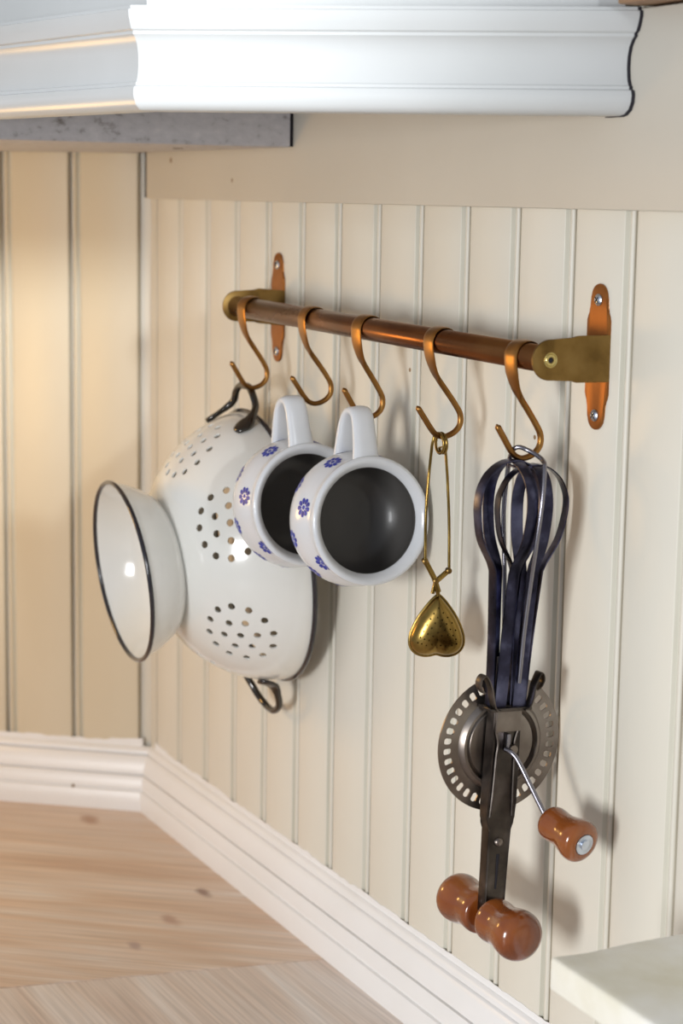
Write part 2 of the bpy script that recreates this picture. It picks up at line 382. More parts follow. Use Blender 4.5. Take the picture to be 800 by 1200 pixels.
# wavering hand-painted white line where the skirting paint laps onto the boards
for nm, T, N in (('baseboard_right', Vector((1, 0, 0)), Vector((0, -1, 0))), ('baseboard_left', LT, LN)):
    bm = bmesh.new(); prev = None; L = 0.012 if nm.endswith('right') else 0.008
    while L < 1.2:
        h = 0.0655+0.0022*mnoise.noise(Vector((L*28, 3, 0)))+0.0012*mnoise.noise(Vector((L*120, 7, 0)))+max(0, 0.003*(0.06-L)/0.06)
        a = bm.verts.new(T*L+N*0.0006+Z*0.058); b = bm.verts.new(T*L+N*0.0006+Z*h)
        if prev: bm.faces.new((prev[0], a, b, prev[1]))
        prev = (a, b); L += 0.003
    r = bmesh.ops.extrude_face_region(bm, geom=bm.faces[:]); 
    for v in [g for g in r['geom'] if isinstance(g, bmesh.types.BMVert)]: v.co -= N*0.0007
    finish(bm, 'paint_line', BASE, bpy.data.objects[nm], smooth=False)

# ------------------------------------------------------------------ worktop
wt = empty('worktop'); tag(wt, 'pale washed pine kitchen worktop running into the panelled corner', 'worktop')
e0 = PZ(0, 1158, 0); e1 = PZ(404, 1121.5, 0); sd = (e1-e0).normalized()
seam_w = e1+sd*((-0.002-e1.y)/sd.y) if abs(sd.y) > 1e-6 else e1
far = e0-sd*0.75
def kn(px, py): p = PZ(px, py, 0); return p.x, p.y
kA = kn(238, 1046); kB = kn(105, 960); kC = kn(200, 1078); kD = kn(158, 1108)
WTA = wood_top('washed_pine_far', -LA, [(0.64, 0.46, 0.34), (0.71, 0.55, 0.43), (0.76, 0.64, 0.55), (0.82, 0.76, 0.71)],
               [(kA[0], kA[1], 0.007, (0.20, 0.09, 0.06)), (kB[0], kB[1], 0.010, (0.40, 0.20, 0.10)), (kC[0], kC[1], 0.008, (0.45, 0.27, 0.2)), (kD[0], kD[1], 0.006, (0.40, 0.28, 0.26))])
WTB = wood_top('washed_pine_near', -0.02, [(0.66, 0.54, 0.47), (0.72, 0.62, 0.55), (0.77, 0.70, 0.65), (0.82, 0.78, 0.75)], [])
g = 0.0005
nrm = Vector((-sd.y, sd.x, 0)); nrm = nrm if nrm.x > 0 else -nrm
def clipL(p): return p
farL = LT*1.2
polyA = [Vector((0, 0, 0))+LN*0.0005, seam_w-nrm*g, far-nrm*g, far-nrm*g+Vector((-0.1, -0.15, 0)), farL+LN*0.0005]
polyA = [Vector((0.002, -0.002, 0)), seam_w-nrm*g, far-nrm*g, LT*1.15+LN*0.01]
bm = bmesh.new(); prism(bm, [p-Z*0.0385 for p in polyA], Z*0.0385, 0.0006, 1); finish(bm, 'worktop_board', WTA, wt, angle=30)
polyB = [seam_w+nrm*g, Vector((2.2, -0.002, 0)), Vector((2.2, -0.62, 0)), Vector((0.9, -0.62, 0)), far+nrm*g]
bm = bmesh.new(); prism(bm, [p-Z*0.0385 for p in polyB], Z*0.0385, 0.0006, 1); finish(bm, 'worktop_board', WTB, wt, angle=30)

# ------------------------------------------------------------------ painted slab, low right foreground
c0 = PZ(644, 1122, 0.19)
bm = bmesh.new(); box(bm, (c0.x, c0.y, c0.z-0.0185), (c0.x+0.62, -0.0002, c0.z), 0.0022, seg=3)
bmesh.ops.subdivide_edges(bm, edges=[e for e in bm.edges if e.calc_length() > 0.05], cuts=24, use_grid_fill=True)
for v in bm.verts:
    v.co += Vector((mnoise.noise(v.co*40), 0, mnoise.noise(v.co*35+Vector((5, 5, 5)))))*0.0007
slab = finish(bm, 'wall_shelf', SLAB, angle=40)
tag(slab, 'whitewashed shelf slab with worn paint jutting from the wall at the bottom right', 'shelf')

# ------------------------------------------------------------------ hood
hood = empty('range_hood', (0.7, -0.1, 0.63)); bpy.context.view_layer.update()
tag(hood, 'white painted hood with moulded cornice and grey underboard above the hanging rail', 'hood')
HI = hood.matrix_world.inverted()
zc = 0.6297
pA = Vector((0.7665, -0.0155, zc)); pB = PZ(168, 130, zc); fd = (pB-pA).normalized()
fn = Vector((-fd.y, fd.x, 0)); fn = fn if fn.x > 0 else -fn
sdir = Vector((math.cos(math.radians(189)), math.sin(math.radians(189)), 0)); sn = Vector((-sdir.y, sdir.x, 0)); sn = sn if sn.y < 0 else -sn
mt = (fn+sn).normalized(); mt = mt/mt.dot(fn)
CP = [(-0.012, 0), (0.0000, 0), (0.0035, 0.0008), (0.0068, 0.0035), (0.0085, 0.0075), (0.0088, 0.0110), (0.0082, 0.0135), (0.0066, 0.0142), (0.0066, 0.0158), (0.0058, 0.0165),
      (0.0048, 0.0200), (0.0042, 0.0260), (0.0044, 0.0320), (0.0054, 0.0370), (0.0074, 0.0410), (0.0090, 0.0425), (0.0090, 0.0442), (0.0104, 0.0452), (0.0118, 0.0490), (0.0128, 0.0530),
      (0.0128, 0.0560), (0.0112, 0.0565), (0.0112, 0.0582), (-0.012, 0.0582)]
# the cornice end is scribed along the wall plane
wv = Vector((0, 1, 0))
tA = fn-fd*(fn.y/fd.y)      # outward shift that keeps the end on the wall plane
bm = bmesh.new()
profile_sweep(bm, CP, [(HI @ pA, tA, Z)]+[(HI @ (pA.lerp(pB, i/10)), fn, Z) for i in range(1, 10)]+[(HI @ pB, mt, Z)])
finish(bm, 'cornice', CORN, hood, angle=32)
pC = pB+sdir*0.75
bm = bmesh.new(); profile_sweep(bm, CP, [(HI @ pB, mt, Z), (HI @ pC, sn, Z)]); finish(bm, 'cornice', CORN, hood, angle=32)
bm = bmesh.new()
ins = 0.003
hp = [pA-fn*ins+fd*0.000, pB-mt*ins, pC-sn*ins, pC+Vector((-0.1, 0.25, 0)), LT*0.02+Vector((0.04, -0.03, 0)), Vector((0.06, -0.018, zc))]
hp = [pA-fn*0.003, pB-mt*0.003, pC-sn*0.003, Vector((0.06, -0.06, zc)), Vector((0.06, -0.018, zc))]
prism(bm, [HI @ Vector((p.x, p.y, 0.652)) for p in hp], Z*(ZT-0.652)); finish(bm, 'canopy', CORN, hood, smooth=False)
# dark scribe line between cornice end and wall board
bm = bmesh.new(); T2 = 0.0012
profile_sweep(bm, [(a+(0.0009 if 0 < i < len(CP)-1 else 0), b-(0.0006 if b < 0.01 else 0)) for i, (a, b) in enumerate(CP)], [(HI @ (pA-fd*0.0006), tA, Z), (HI @ (pA+fd*0.0008), tA, Z)])
finish(bm, 'scribe_gap', GAP, hood, smooth=False)
# grey underboard
bx = 0.337
bl = [Vector((bx, -0.0185, 0.6185)), Vector((0.024, -0.0185, 0.6185)), LN*0.0012+LT*0.012+Z*0.6185, LN*0.0012+LT*0.55+Z*0.6185, Vector((bx-0.01, -0.46, 0.6185))]
bm = bmesh.new(); prism(bm, [HI @ p for p in bl], Z*0.032, 0.001, 1); finish(bm, 'underboard', GREYB, hood, angle=30)
bm = bmesh.new(); box(bm, (bx-0.03, -0.0183, 0.6190), (bx-0.0015, -0.0152, 0.65), M=HI); finish(bm, 'dark_joint', GAP, hood, smooth=False)
nl = PZ(238, 178, 0.6185)
bm = bmesh.new(); lathe(bm, [(0, 0), (0, 0.004), (0.0012, 0.005)], 16, HI @ Matrix.Translation((0.215, -0.06, 0.6180))); finish(bm, 'nail_head', IRON, hood)

# ------------------------------------------------------------------ hanging rail
RY = -0.0412
def rod_z(X): return 0.4972-0.0052*(X-0.292)/0.45
XL, XR = 0.292, 0.742
rail = empty('hanging_rail', (0.517, 0, 0.4946)); bpy.context.view_layer.update(); RI = rail.matrix_world.inverted()
tag(rail, 'copper-coloured brass rail on two wall brackets carrying five hooks', 'rail')
bm = bmesh.new(); RR = 0.0079
a = Vector((XL+0.0004, RY, rod_z(XL))); b = Vector((XR-0.0016, RY, rod_z(XR))); ax = (b-a)
lathe(bm, [(0, 0), (0, RR-0.0008), (0.0008, RR), (ax.length-0.0008, RR), (ax.length, RR-0.0008), (ax.length, 0)], 48, RI @ axisM(a, ax)); finish(bm, 'rod', COPPER, rail, angle=50)
def bracket(Xa, zc_, bolt, w2):
    """back plate left of the arm plane Xa; the arm is bent out of its right edge"""
    hw = 0.0112; cx = Xa-hw; zc2 = zc_-0.0005
    br = None
    # scalloped plate outline (x, z)
    half = []
    def arc(cx_, cz_, r, a0, a1, n=10):
        return [(cx_+r*math.cos(a0+(a1-a0)*i/n), cz_+r*math.sin(a0+(a1-a0)*i/n)) for i in range(n+1)]
    top = []
    hL = 0.0430; e = 0.0078
    top += [(hw, 0)] + [(hw, 0.0215)] + [(hw-0.0004, 0.0240), (hw-0.0015, 0.0258), (e+0.0006, 0.0272), (e, 0.0290)]
    top += [(e, hL-e)] + arc(0, hL-e, e, 0, PI/2, 8)[1:]
    q1 = top; q2 = [(-x, z) for x, z in reversed(q1[:-1])]; up = q1+q2
    lo = [(x, -z) for x, z in reversed(up[1:-1])]
    outl = up+lo
    bm = bmesh.new(); prism(bm, [RI @ Vector((cx+x, 0.0, zc2+z)) for x, z in outl], Vector((0, -0.0019, 0)), 0.0006, 2)
    br = finish(bm, 'bracket', ORB, rail, angle=30)
    # arm in the plane x = Xa
    zr = rod_z(Xa); pts = [(0.0, zc2-0.0138), (-0.0225, zr-0.0136), (-0.0245, zr-0.0132), (-0.0262, zr-0.0121)]
    pts += [(RY+0.0119*math.cos(t), zr+0.0119*math.sin(t)) for t in [math.radians(-84-(192)*i/18) for i in range(19)]]
    pts += [(-0.0262, zr+0.0121), (-0.0245, zr+0.0132), (-0.0225, zr+0.0136), (0.0, zc2+0.0138)]
    bm = bmesh.new(); prism(bm, [RI @ Vector((Xa-0.0016, y, z)) for y, z in pts], Vector((0.0018, 0, 0)), 0.0004, 2); finish(bm, 'bracket_arm', BRACK, br, angle=30)
    # bolt head with hex socket
    bm = bmesh.new(); Mb = RI @ axisM(Vector((Xa+0.0001, RY, zr)), (1, 0, 0), (0, 1, 0))
    lathe(bm, [(0, 0.0046), (0.0006, 0.0044), (0.0007, 0.0040), (0.0004, 0.0036), (0.0008, 0.0032), (0.0008, 0.0019), (-0.001, 0.0017), (-0.001, 0)], 36, Mb); bo = finish(bm, 'bolt', BRIGHTB, br, angle=25)
    bm = bmesh.new(); lathe(bm, [(-0.0009, 0), (-0.0009, 0.0017), (0.0003, 0.0017), (0.0003, 0)], 6, Mb); finish(bm, 'hex_socket', GAP, bo, smooth=False)
    for zz in (0.0335, -0.0345):
        bm = bmesh.new(); Ms = RI @ axisM(Vector((cx, -0.0019, zc2+zz)), (0, -1, 0), (1, 0, 1))
        lathe(bm, [(-0.0005, 0.0036), (0.0005, 0.0035), (0.0013, 0.0026), (0.0016, 0.0012), (0.0016, 0)], 28, Ms)
        s = finish(bm, 'screw', SCREW, br)
        bm = bmesh.new(); box(bm, (-0.0021, -0.0004, 0.0012), (0.0021, 0.0004, 0.00175), M=Ms); box(bm, (-0.0004, -0.0021, 0.0012), (0.0004, 0.0021, 0.00175), M=Ms)
        finish(bm, 'screw_slot', GAP, br, smooth=False)
bracket(XR, 0.4925, True, 0)
bracket(XL, 0.4955, True, 0)

# ------------------------------------------------------------------ hooks
HZ = 0.4945
def hook_path():
    P = []
    for i in range(15):
        t = math.radians(-35+215*i/14); P.append(Vector((0, RY+0.00885*math.cos(t), HZ+0.00885*math.sin(t))))
    low = [(-0.0497, 0.4890), (-0.0483, 0.4820), (-0.0458, 0.4750), (-0.0420, 0.4690), (-0.0362, 0.4610), (-0.0310, 0.4535), (-0.0276, 0.4470), (-0.0279, 0.4405), (-0.0322, 0.4358),
           (-0.0392, 0.4336), (-0.0448, 0.4352), (-0.0484, 0.4390), (-0.0530, 0.4460), (-0.0585, 0.4545)]
    P += smooth_path([P[-1]]+[Vector((0, y, z)) for y, z in low], 6)[1:]
    return P
hp_ = hook_path(); Ls = [0]
for a, b in zip(hp_, hp_[1:]): Ls.append(Ls[-1]+(b-a).length)
def hook_half_at(z, y, k):
    l = Ls[k]; tot = Ls[-1]
    # flat band over the rod, then tapers to wire
    L0 = Ls[14]; 
    if l < L0: return 0.0068, 0.00075
    d = l-L0
    if d < 0.010: return 0.0068, 0.00075
    if d < 0.0225: u = (d-0.010)/0.0125; return 0.0068*(1-u)+0.0044*u, 0.00075+0.0003*u
    if d < 0.0275: u = (d-0.0225)/0.005; u = u*u*(3-2*u); return 0.0044*(1-u)+0.0022*u, 0.00105*(1-u)+0.0017*u
    e = (tot-l)
    if e < 0.002: f = math.sqrt(max(0.05, 1-((0.002-e)/0.002)**2)); return 0.0019*f, 0.0018*f
    return 0.0019, 0.0018
hook_x = [0.3195, 0.4275, 0.5130, 0.6140, 0.7129]
hook_lab = ['brass hook at the far left of the rail holding the white enamel colander', 'brass hook holding the rear flowered mug, second from the left bracket',
            'brass hook in the middle of the rail holding the front flowered mug', 'brass hook holding the gilt heart-shaped tea infuser',
            'brass hook beside the right bracket holding the rotary egg beater']
hook0 = None
for i, X in enumerate(hook_x):
    if hook0 is None:
        bm = bmesh.new(); org = Vector((0, RY, HZ)); path = [p-org for p in hp_]
        m = len(path); sweep(bm, path, lambda t: hook_half_at(0, 0, min(m-1, int(round(t*(m-1))))), n=14, side=(1, 0, 0), power=2.6)
        o = hook0 = finish(bm, 'rail_hook', BRASS, angle=50)
    else:
        o = hook0.copy(); COL.objects.link(o)
    o.location = (X, RY, rod_z(X))
    o.rotation_euler = (math.radians([0, 1.5, -1, 2, 0][i]), 0, math.radians([2, -3, 2, -2, 1][i]))
    tag(o, hook_lab[i], 'hook', 'brass hooks along the rail')

# ------------------------------------------------------------------ mugs
MP = [(0.0000, 0.0400), (-0.0006, 0.0416), (0.0000, 0.0431), (0.0014, 0.0439), (0.0040, 0.0436), (0.0075, 0.0433), (0.0130, 0.0445), (0.0200, 0.0460), (0.0280, 0.0466), (0.0360, 0.0450),
      (0.0430, 0.0410), (0.0480, 0.0360), (0.0515, 0.0305), (0.0535, 0.0272), (0.0550, 0.0262), (0.0556, 0.0250), (0.0550, 0.0236), (0.0540, 0.0228), (0.0540, 0)]
MPI = [(0.0500, 0), (0.0490, 0.0230), (0.0450, 0.0320), (0.0390, 0.0385), (0.0320, 0.0420), (0.0240, 0.0425), (0.0170, 0.0408), (0.0120, 0.0385), (0.0090, 0.0366), (0.0066, 0.0360), (0.0044, 0.0366), (0.0018, 0.0384)]
def mug_r(s):
    for (s0, r0_), (s1, r1_) in zip(MP[4:], MP[5:]):
        if s0 <= s <= s1: return r0_+(r1_-r0_)*(s-s0)/(s1-s0)
    return 0.04
def inner_r(z):
    for (s0, r0_), (s1, r1_) in zip(MPI[1:], MPI[2:]):
        if s1 <= z <= s0: return r1_+(r0_-r1_)*(z-s1)/(s0-s1)
    return 0.024
def mug_matrix(X):
    tilt = math.radians(6); yaw = math.radians(-1.0)
    ax_ = Vector((math.cos(tilt)*math.cos(yaw), math.cos(tilt)*math.sin(yaw), math.sin(tilt)))   # points out of the mouth
    zaxis = -ax_                                                                                 # local z runs into the mug
    m = axisM((X+0.0255, -0.0482, 0.3668), zaxis, (0, 0, 1)); return m
FLOW = [(0.0150, -76), (0.0310, -104), (0.0075, -128), (0.0340, -56), (0.0160, -27), (0.0340, -8), (0.0290, -138), (0.0165, 18), (0.0320, 40), (0.0165, 66), (0.0300, 92), (0.0140, 116), (0.0310, 142), (0.0150, 168), (0.0320, -166)]
def build_mug():
    mug = empty('mug')
    bm = bmesh.new(); pr = smooth_path([Vector((s, r, 0)) for s, r in MP[:-1]], 3); prof = [(p.x, max(p.y, 0)) for p in pr]+[(0.0540, 0)]
    pi = smooth_path([Vector((s, r, 0)) for s, r in MPI[1:]], 3); prof = [(0.0500, 0)]+[(p.x, p.y) for p in pi]+[(p[0], p[1]) for p in prof]
    lathe(bm, prof, 96); mb = finish(bm, 'mug_body', CERAM, mug, angle=60); mb.data.materials.append(INNER)
    for p in mb.data.polygons:
        c = p.center; rr = math.hypot(c.x, c.y)
        if 0.0062 < c.z < 0.0505 and rr < inner_r(c.z)+0.0008: p.material_index = 1
    # strap handle in the local xz plane (x up)
    hpth = smooth_path([(0.0415, 0, 0.0070), (0.0500, 0, 0.0076), (0.0590, 0, 0.0086), (0.0680, 0, 0.0100), (0.0732, 0, 0.0130), (0.0748, 0, 0.0180), (0.0730, 0, 0.0240), (0.0670, 0, 0.0295), (0.0570, 0, 0.0335), (0.0430, 0, 0.0375)], 6)
    bm = bmesh.new(); sweep(bm, [Vector(p) for p in hpth], lambda t: (0.0082+0.0016*abs(2*t-1)**3, 0.0033+0.0010*abs(2*t-1)**3), n=20, side=(0, 1, 0), power=2.5)
    finish(bm, 'handle', CERAM, mug, angle=60)
    for (s, deg) in FLOW:
        bm = bmesh.new(); r = mug_r(s); th0 = math.radians(deg); d = 0.0004
        slope = (mug_r(s+0.002)-mug_r(s-0.002))/0.004; cs = 1/math.sqrt(1+slope*slope)
        rot = random.random()*PI
        def onsurf(u, v, h=0.00025):
            ss = s+v*cs; rr = mug_r(ss)+h*cs; th = th0+u/r; return Vector((rr*math.cos(th), rr*math.sin(th), ss-h*slope*cs))
        NP = 9
        for k in range(NP):
            an = rot+2*PI*k/NP; c = bm.verts.new(onsurf(0.0048*math.cos(an), 0.0048*math.sin(an), 0.00045)); ring = []
            for j in range(10):
                t = 2*PI*j/10; lx = 0.0044+0.0023*math.cos(t); ly = 0.00148*math.sin(t)*(1+0.35*math.cos(t))
                ring.append(bm.verts.new(onsurf(lx*math.cos(an)-ly*math.sin(an), lx*math.sin(an)+ly*math.cos(an))))
            for j in range(10): bm.faces.new((c, ring[j], ring[(j+1) % 10]))
        c = bm.verts.new(onsurf(0, 0, 0.00045)); ring = [bm.verts.new(onsurf(0.0015*math.cos(2*PI*j/10), 0.0015*math.sin(2*PI*j/10))) for j in range(10)]
        for j in range(10): bm.faces.new((c, ring[j], ring[(j+1) % 10]))
        finish(bm, 'flower_print', BLUE, mug)
    return mug
m1 = build_mug(); m1.matrix_world = mug_matrix(0.5130)
tag(m1, 'front white stoneware mug with blue flower prints, overlapping the other mug', 'mug', 'flowered mugs hung by their handles')
m2 = copy_tree(m1); m2.matrix_world = Matrix.Translation((0, -0.0085, 0)) @ mug_matrix(0.4350) @ Matrix.Rotation(math.radians(-4), 4, 'Z')
tag(m2, 'rear white stoneware mug with blue flower prints, partly hidden, beside the colander', 'mug', 'flowered mugs hung by their handles')

# ------------------------------------------------------------------ colander
cc = Vector((0.3045, -0.0245, 0.3092)); phi, psi = 0.1218, -0.0554
ca = Vector((math.sin(psi)*math.cos(phi), -math.cos(psi)*math.cos(phi), -math.sin(phi)))
cu = Vector((math.cos(psi), math.sin(psi), 0)); cup = ca.cross(cu)
CM = Matrix.Identity(4)
for i in range(3): CM[i][0] = cu[i]*1.01; CM[i][1] = cup[i]*1.01; CM[i][2] = ca[i]*1.01; CM[i][3] = cc[i]
colander = empty('colander', mw=CM)
tag(colander, 'white enamel colander with black edges hanging sideways, its flared foot facing out', 'colander')
CB = [(0.0, 0.1062), (0.008, 0.1056), (0.020, 0.1030), (0.034, 0.0975), (0.048, 0.0890), (0.060, 0.0790), (0.070, 0.0675), (0.077, 0.0560), (0.0805, 0.0465), (0.0825, 0.035), (0.0832, 0.018), (0.0834, 0.0)]
cb = [(p.x, max(0, p.y)) for p in smooth_path([Vector((s, r, 0)) for s, r in CB], 5)]
def cb_at(L):
    """point and normal on the bowl meridian at arclength L from the centre of the base"""
    rv = cb[::-1]; acc = 0
    for (s0, r0_), (s1, r1_) in zip(rv, rv[1:]):
        d = math.hypot(s1-s0, r1_-r0_)
        if acc+d >= L:
            u = (L-acc)/d; t = Vector((s1-s0, r1_-r0_)).normalized(); return s0+(s1-s0)*u, r0_+(r1_-r0_)*u, (t.y, -t.x)
        acc += d
    return rv[-1][0], rv[-1][1], (0, 1)
def boolean_cut(obj, cutter):
    md = obj.modifiers.new('cut', 'BOOLEAN'); md.operation = 'DIFFERENCE'; md.solver = 'EXACT'; md.object = cutter
    dg = bpy.context.evaluated_depsgraph_get(); me = bpy.data.meshes.new_from_object(obj.evaluated_get(dg))
    obj.modifiers.clear(); old = obj.data; me.name = old.name; obj.data = me
    cm = cutter.data; bpy.data.objects.remove(cutter); bpy.data.meshes.remove(cm); bpy.data.meshes.remove(old)
HOLE_C = 0.0985   # arclength of the rosette centre from the base centre
HOLE_A = [-33+60*k for k in range(6)]
def bowl_point(L, az, h=0.0):
    s, r, n = cb_at(L); N3 = Vector((n[1]*math.cos(az), n[1]*math.sin(az), n[0]))
    return Vector((r*math.cos(az), r*math.sin(az), s))+N3*h, N3
bm = bmesh.new(); TH = 0.0014
inner = []
for i, (s, r) in enumerate(cb):
    a = cb[max(i-1, 0)]; b = cb[min(i+1, len(cb)-1)]; t = Vector((b[0]-a[0], b[1]-a[1])).normalized(); inner.append((s+t.y*TH if True else s, max(0, r-abs(t.x)*TH)))
inner[-1] = (cb[-1][0]-TH, 0); inner = [(min(s, cb[-1][0]-TH), r) for s, r in inner]
inner[0] = (0.0, cb[0][1]-TH)
lathe(bm, cb[:-1]+[(cb[-1][0], 0)]+inner[::-1], 160, closed=True)
bowl = finish(bm, 'bowl', ENAM, colander, angle=40)
bm = bmesh.new()
for A in HOLE_A:
    for ring, cnt in ((0, 1), (0.0132, 6), (0.0258, 12)):
        for k in range(cnt):
            t = 2*PI*k/cnt+(math.radians(11)); L = HOLE_C+ring*math.sin(t); s, r, n = cb_at(HOLE_C+ring*math.sin(t)*0.5)
            az = math.radians(A)+ring*math.cos(t)/(cb_at(L)[1]); p, N3 = bowl_point(L, az)
            bmesh.ops.create_cone(bm, cap_ends=True, segments=16, radius1=0.0028, radius2=0.0028, depth=0.012, matrix=axisM(p, N3))
cut = finish(bm, 'cut', ENAM, colander, smooth=False)
bpy.context.view_layer.update()
boolean_cut(bowl, cut)
def bowl_normals(me):
    tab = [(s, r) for s, r in cb]; ns = []
    me.update()
    fn_ = [Vector(p.normal) for p in me.polygons]; loops = [None]*len(me.loops)
    for p in me.polygons:
        for li in p.loop_indices:
            v = me.vertices[me.loops[li].vertex_index].co; r = math.hypot(v.x, v.y)
            best = 1e9; bi = 0
            for i, (s_, r_2) in enumerate(tab):
                d = (s_-v.z)**2+(r_2-r)**2
                if d < best: best = d; bi = i
            a = tab[max(bi-1, 0)]; b = tab[min(bi+1, len(tab)-1)]; t = Vector((b[0]-a[0], b[1]-a[1])).normalized()
            n2 = (t.x, -t.y)  # (r comp, s comp)
            nn = Vector((n2[0]*v.x/max(r, 1e-6), n2[0]*v.y/max(r, 1e-6), n2[1])); nn = nn if nn.length > 0 else Vector((0, 0, 1))
            if nn.z < 0: pass
            dt = nn.dot(fn_[p.index])
            loops[li] = nn if dt > 0.85 else (-nn if dt < -0.85 else fn_[p.index])
    for p in me.polygons: p.use_smooth = True
    me.normals_split_custom_set([tuple(x) for x in loops])
bowl_normals(bowl.data)
# black rims
def torus(name, M_, R_, r_2, m_, par, n=96, sq=1.0):
    bm = bmesh.new(); pr = [(r_2*sq*math.sin(2*PI*k/12), R_+r_2*math.cos(2*PI*k/12)) for k in range(12)]
    lathe(bm, pr, n, M_, closed=True); return finish(bm, name, m_, par, angle=80)
torus('rim', Matrix.Translation((0, 0, 0.0)), 0.1066, 0.0020, BLK, colander)
FP = [(0.0770, 0.0430), (0.0790, 0.0470), (0.0820, 0.0515), (0.0865, 0.0562), (0.0920, 0.0600), (0.0985, 0.0635), (0.1060, 0.0665), (0.1134, 0.0692)]
fp = [(p.x, p.y) for p in smooth_path([Vector((s, r, 0)) for s, r in FP], 5)]
bm = bmesh.new(); lathe(bm, fp+[(s+0.0002, r-0.0013) for s, r in fp[::-1]], 128, closed=True); finish(bm, 'foot', ENAM, colander, angle=50)
torus('foot_rim', Matrix.Translation((0, 0, 0.1134)), 0.0688, 0.0018, BLK, colander)
# wire handles with flattened, riveted ends
CMI = CM.inverted()
tipw = CMI @ Vector((0.3195, -0.0400, 0.4358))
def loop_handle(ends, pts, leaf=0.0072):
    """ends: two points on the bowl (local); pts: loop between them (local)"""
    path = smooth_path([ends[0]]+pts+[ends[1]], 8)
    Lp = [0]
    for a, b in zip(path, path[1:]): Lp.append(Lp[-1]+(b-a).length)
    tot = Lp[-1]; m = len(path)
    def hh(u):
        l = Lp[min(m-1, int(round(u*(m-1))))]; d = min(l, tot-l)
        if d < 0.016: k = d/0.016; return leaf*math.sqrt(max(0.03, math.sin(PI*min(1, 0.08+k*0.80)))), 0.0021
        if d < 0.022: k = (d-0.016)/0.006; return leaf*0.62*(1-k)+0.0028*k, 0.0022+0.0006*k
        return 0.0028, 0.0028
    def sd_(u):
        i = min(m-1, int(round(u*(m-1)))); p = path[i]; rad = Vector((p.x, p.y, 0.02)).normalized()
        t = (path[min(i+1, m-1)]-path[max(i-1, 0)]).normalized(); s = t.cross(rad)
        return s
    bm = bmesh.new(); sweep(bm, path, hh, n=14, side=sd_)
    return finish(bm, 'handle', DKM, colander, angle=80)
def attach(x, z, sgn, h=0.0018):
    # r at given s=z
    r = next(r0_+(r1_-r0_)*(z-s0)/(s1-s0) for (s0, r0_), (s1, r1_) in zip(cb, cb[1:]) if s0 <= z <= s1)+h
    return Vector((x, sgn*math.sqrt(r*r-x*x), z))
T = tipw
E0, E1 = attach(-0.034, 0.022, 1), attach(0.034, 0.022, 1)
loop_handle((E0, E1), [attach(-0.031, 0.010, 1, 0.0040), Vector((-0.0245, T.y-0.014, 0.0015)), Vector((-0.0185, T.y-0.0055, T.z+0.001)), Vector((-0.0095, T.y-0.0002, T.z)), Vector((0.000, T.y+0.0004, T.z)),
                       Vector((0.0095, T.y-0.0002, T.z)), Vector((0.0185, T.y-0.0055, T.z+0.001)), Vector((0.0245, T.y-0.014, 0.0015)), attach(0.031, 0.010, 1, 0.0040)])
E0, E1 = attach(-0.030, 0.030, -1), attach(0.030, 0.024, -1)
loop_handle((E0, E1), [attach(-0.030, 0.018, -1, 0.0045), Vector((-0.027, -0.116, 0.012)), Vector((-0.020, -0.126, 0.009)), Vector((-0.007, -0.1325, 0.007)), Vector((0.007, -0.1325, 0.007)),
                       Vector((0.020, -0.126, 0.007)), Vector((0.027, -0.116, 0.009)), attach(0.029, 0.013, -1, 0.0045)])

# ------------------------------------------------------------------ tea infuser
HX = 0.6140
inf = empty('tea_infuser', (HX, -0.0395, 0.4340)); bpy.context.view_layer.update(); II = inf.matrix_world.inverted()
tag(inf, 'gilt spring-handled tea infuser with a perforated heart-shaped strainer', 'tea infuser')
def IP(px, py, dx=0.0): return II @ PX(px, py, HX+dx)
bm = bmesh.new(); g = 0.00095
# coil at the top and the two arms: one wire
coil = []
rc = 0.0062; cy = (IP(514, 508).y+IP(514, 525).y)/2
cz = -0.0055
pl = [IP(498, 657, 0.002), IP(499, 600, 0.002), IP(503, 550, 0.002)]
pr_ = [IP(524, 558, -0.002), IP(526, 610, -0.002), IP(526, 668, -0.002)]
for i in range(0, 41):
    t = math.radians(180-720*i/40*1.0-0); coil.append(Vector((rc*math.cos(t), -0.0022+0.0044*i/40, cz+rc*1.05*math.sin(t))))
coil = coil[2:39]
path = smooth_path([*pl], 6)+[IP(506, 522, -0.003)]+coil+[IP(521.5, 522, 0.003)]+smooth_path(pr_, 6)
sweep(bm, path, (g, g), n=10); finish(bm, 'spring_wire', GOLD, inf, angle=80)
# scissor links
def link(a, b, w, name='link', x=0.0):
    bm = bmesh.new(); d = (b-a); sweep(bm, [a-d.normalized()*0.001, a, a.lerp(b, .5), b, b+d.normalized()*0.001], lambda t: (0.0009, w), n=12, side=(1, 0, 0), power=3); o = finish(bm, name, GOLD, inf, angle=40); return o
cxn = IP(510, 680)
link(IP(498, 657, 0.0015), IP(511, 682, 0.0015), 0.0018); link(IP(526, 668, -0.001), IP(510, 682, -0.001), 0.0018)
link(IP(511, 682, 0.0015), IP(514, 692, 0.0015), 0.0013); link(IP(510, 682, -0.001), IP(507, 694, -0.001), 0.0013)
for p in ((498, 658), (526, 669), (510.5, 681)):
    bm = bmesh.new(); c = IP(*p, 0.002); lathe(bm, [(-0.004, 0), (-0.004, 0.0017), (0.0006, 0.0019), (0.0012, 0.0012), (0.0014, 0)], 18, axisM(c, (1, -0.3, 0))); finish(bm, 'rivet', BRACK, inf)
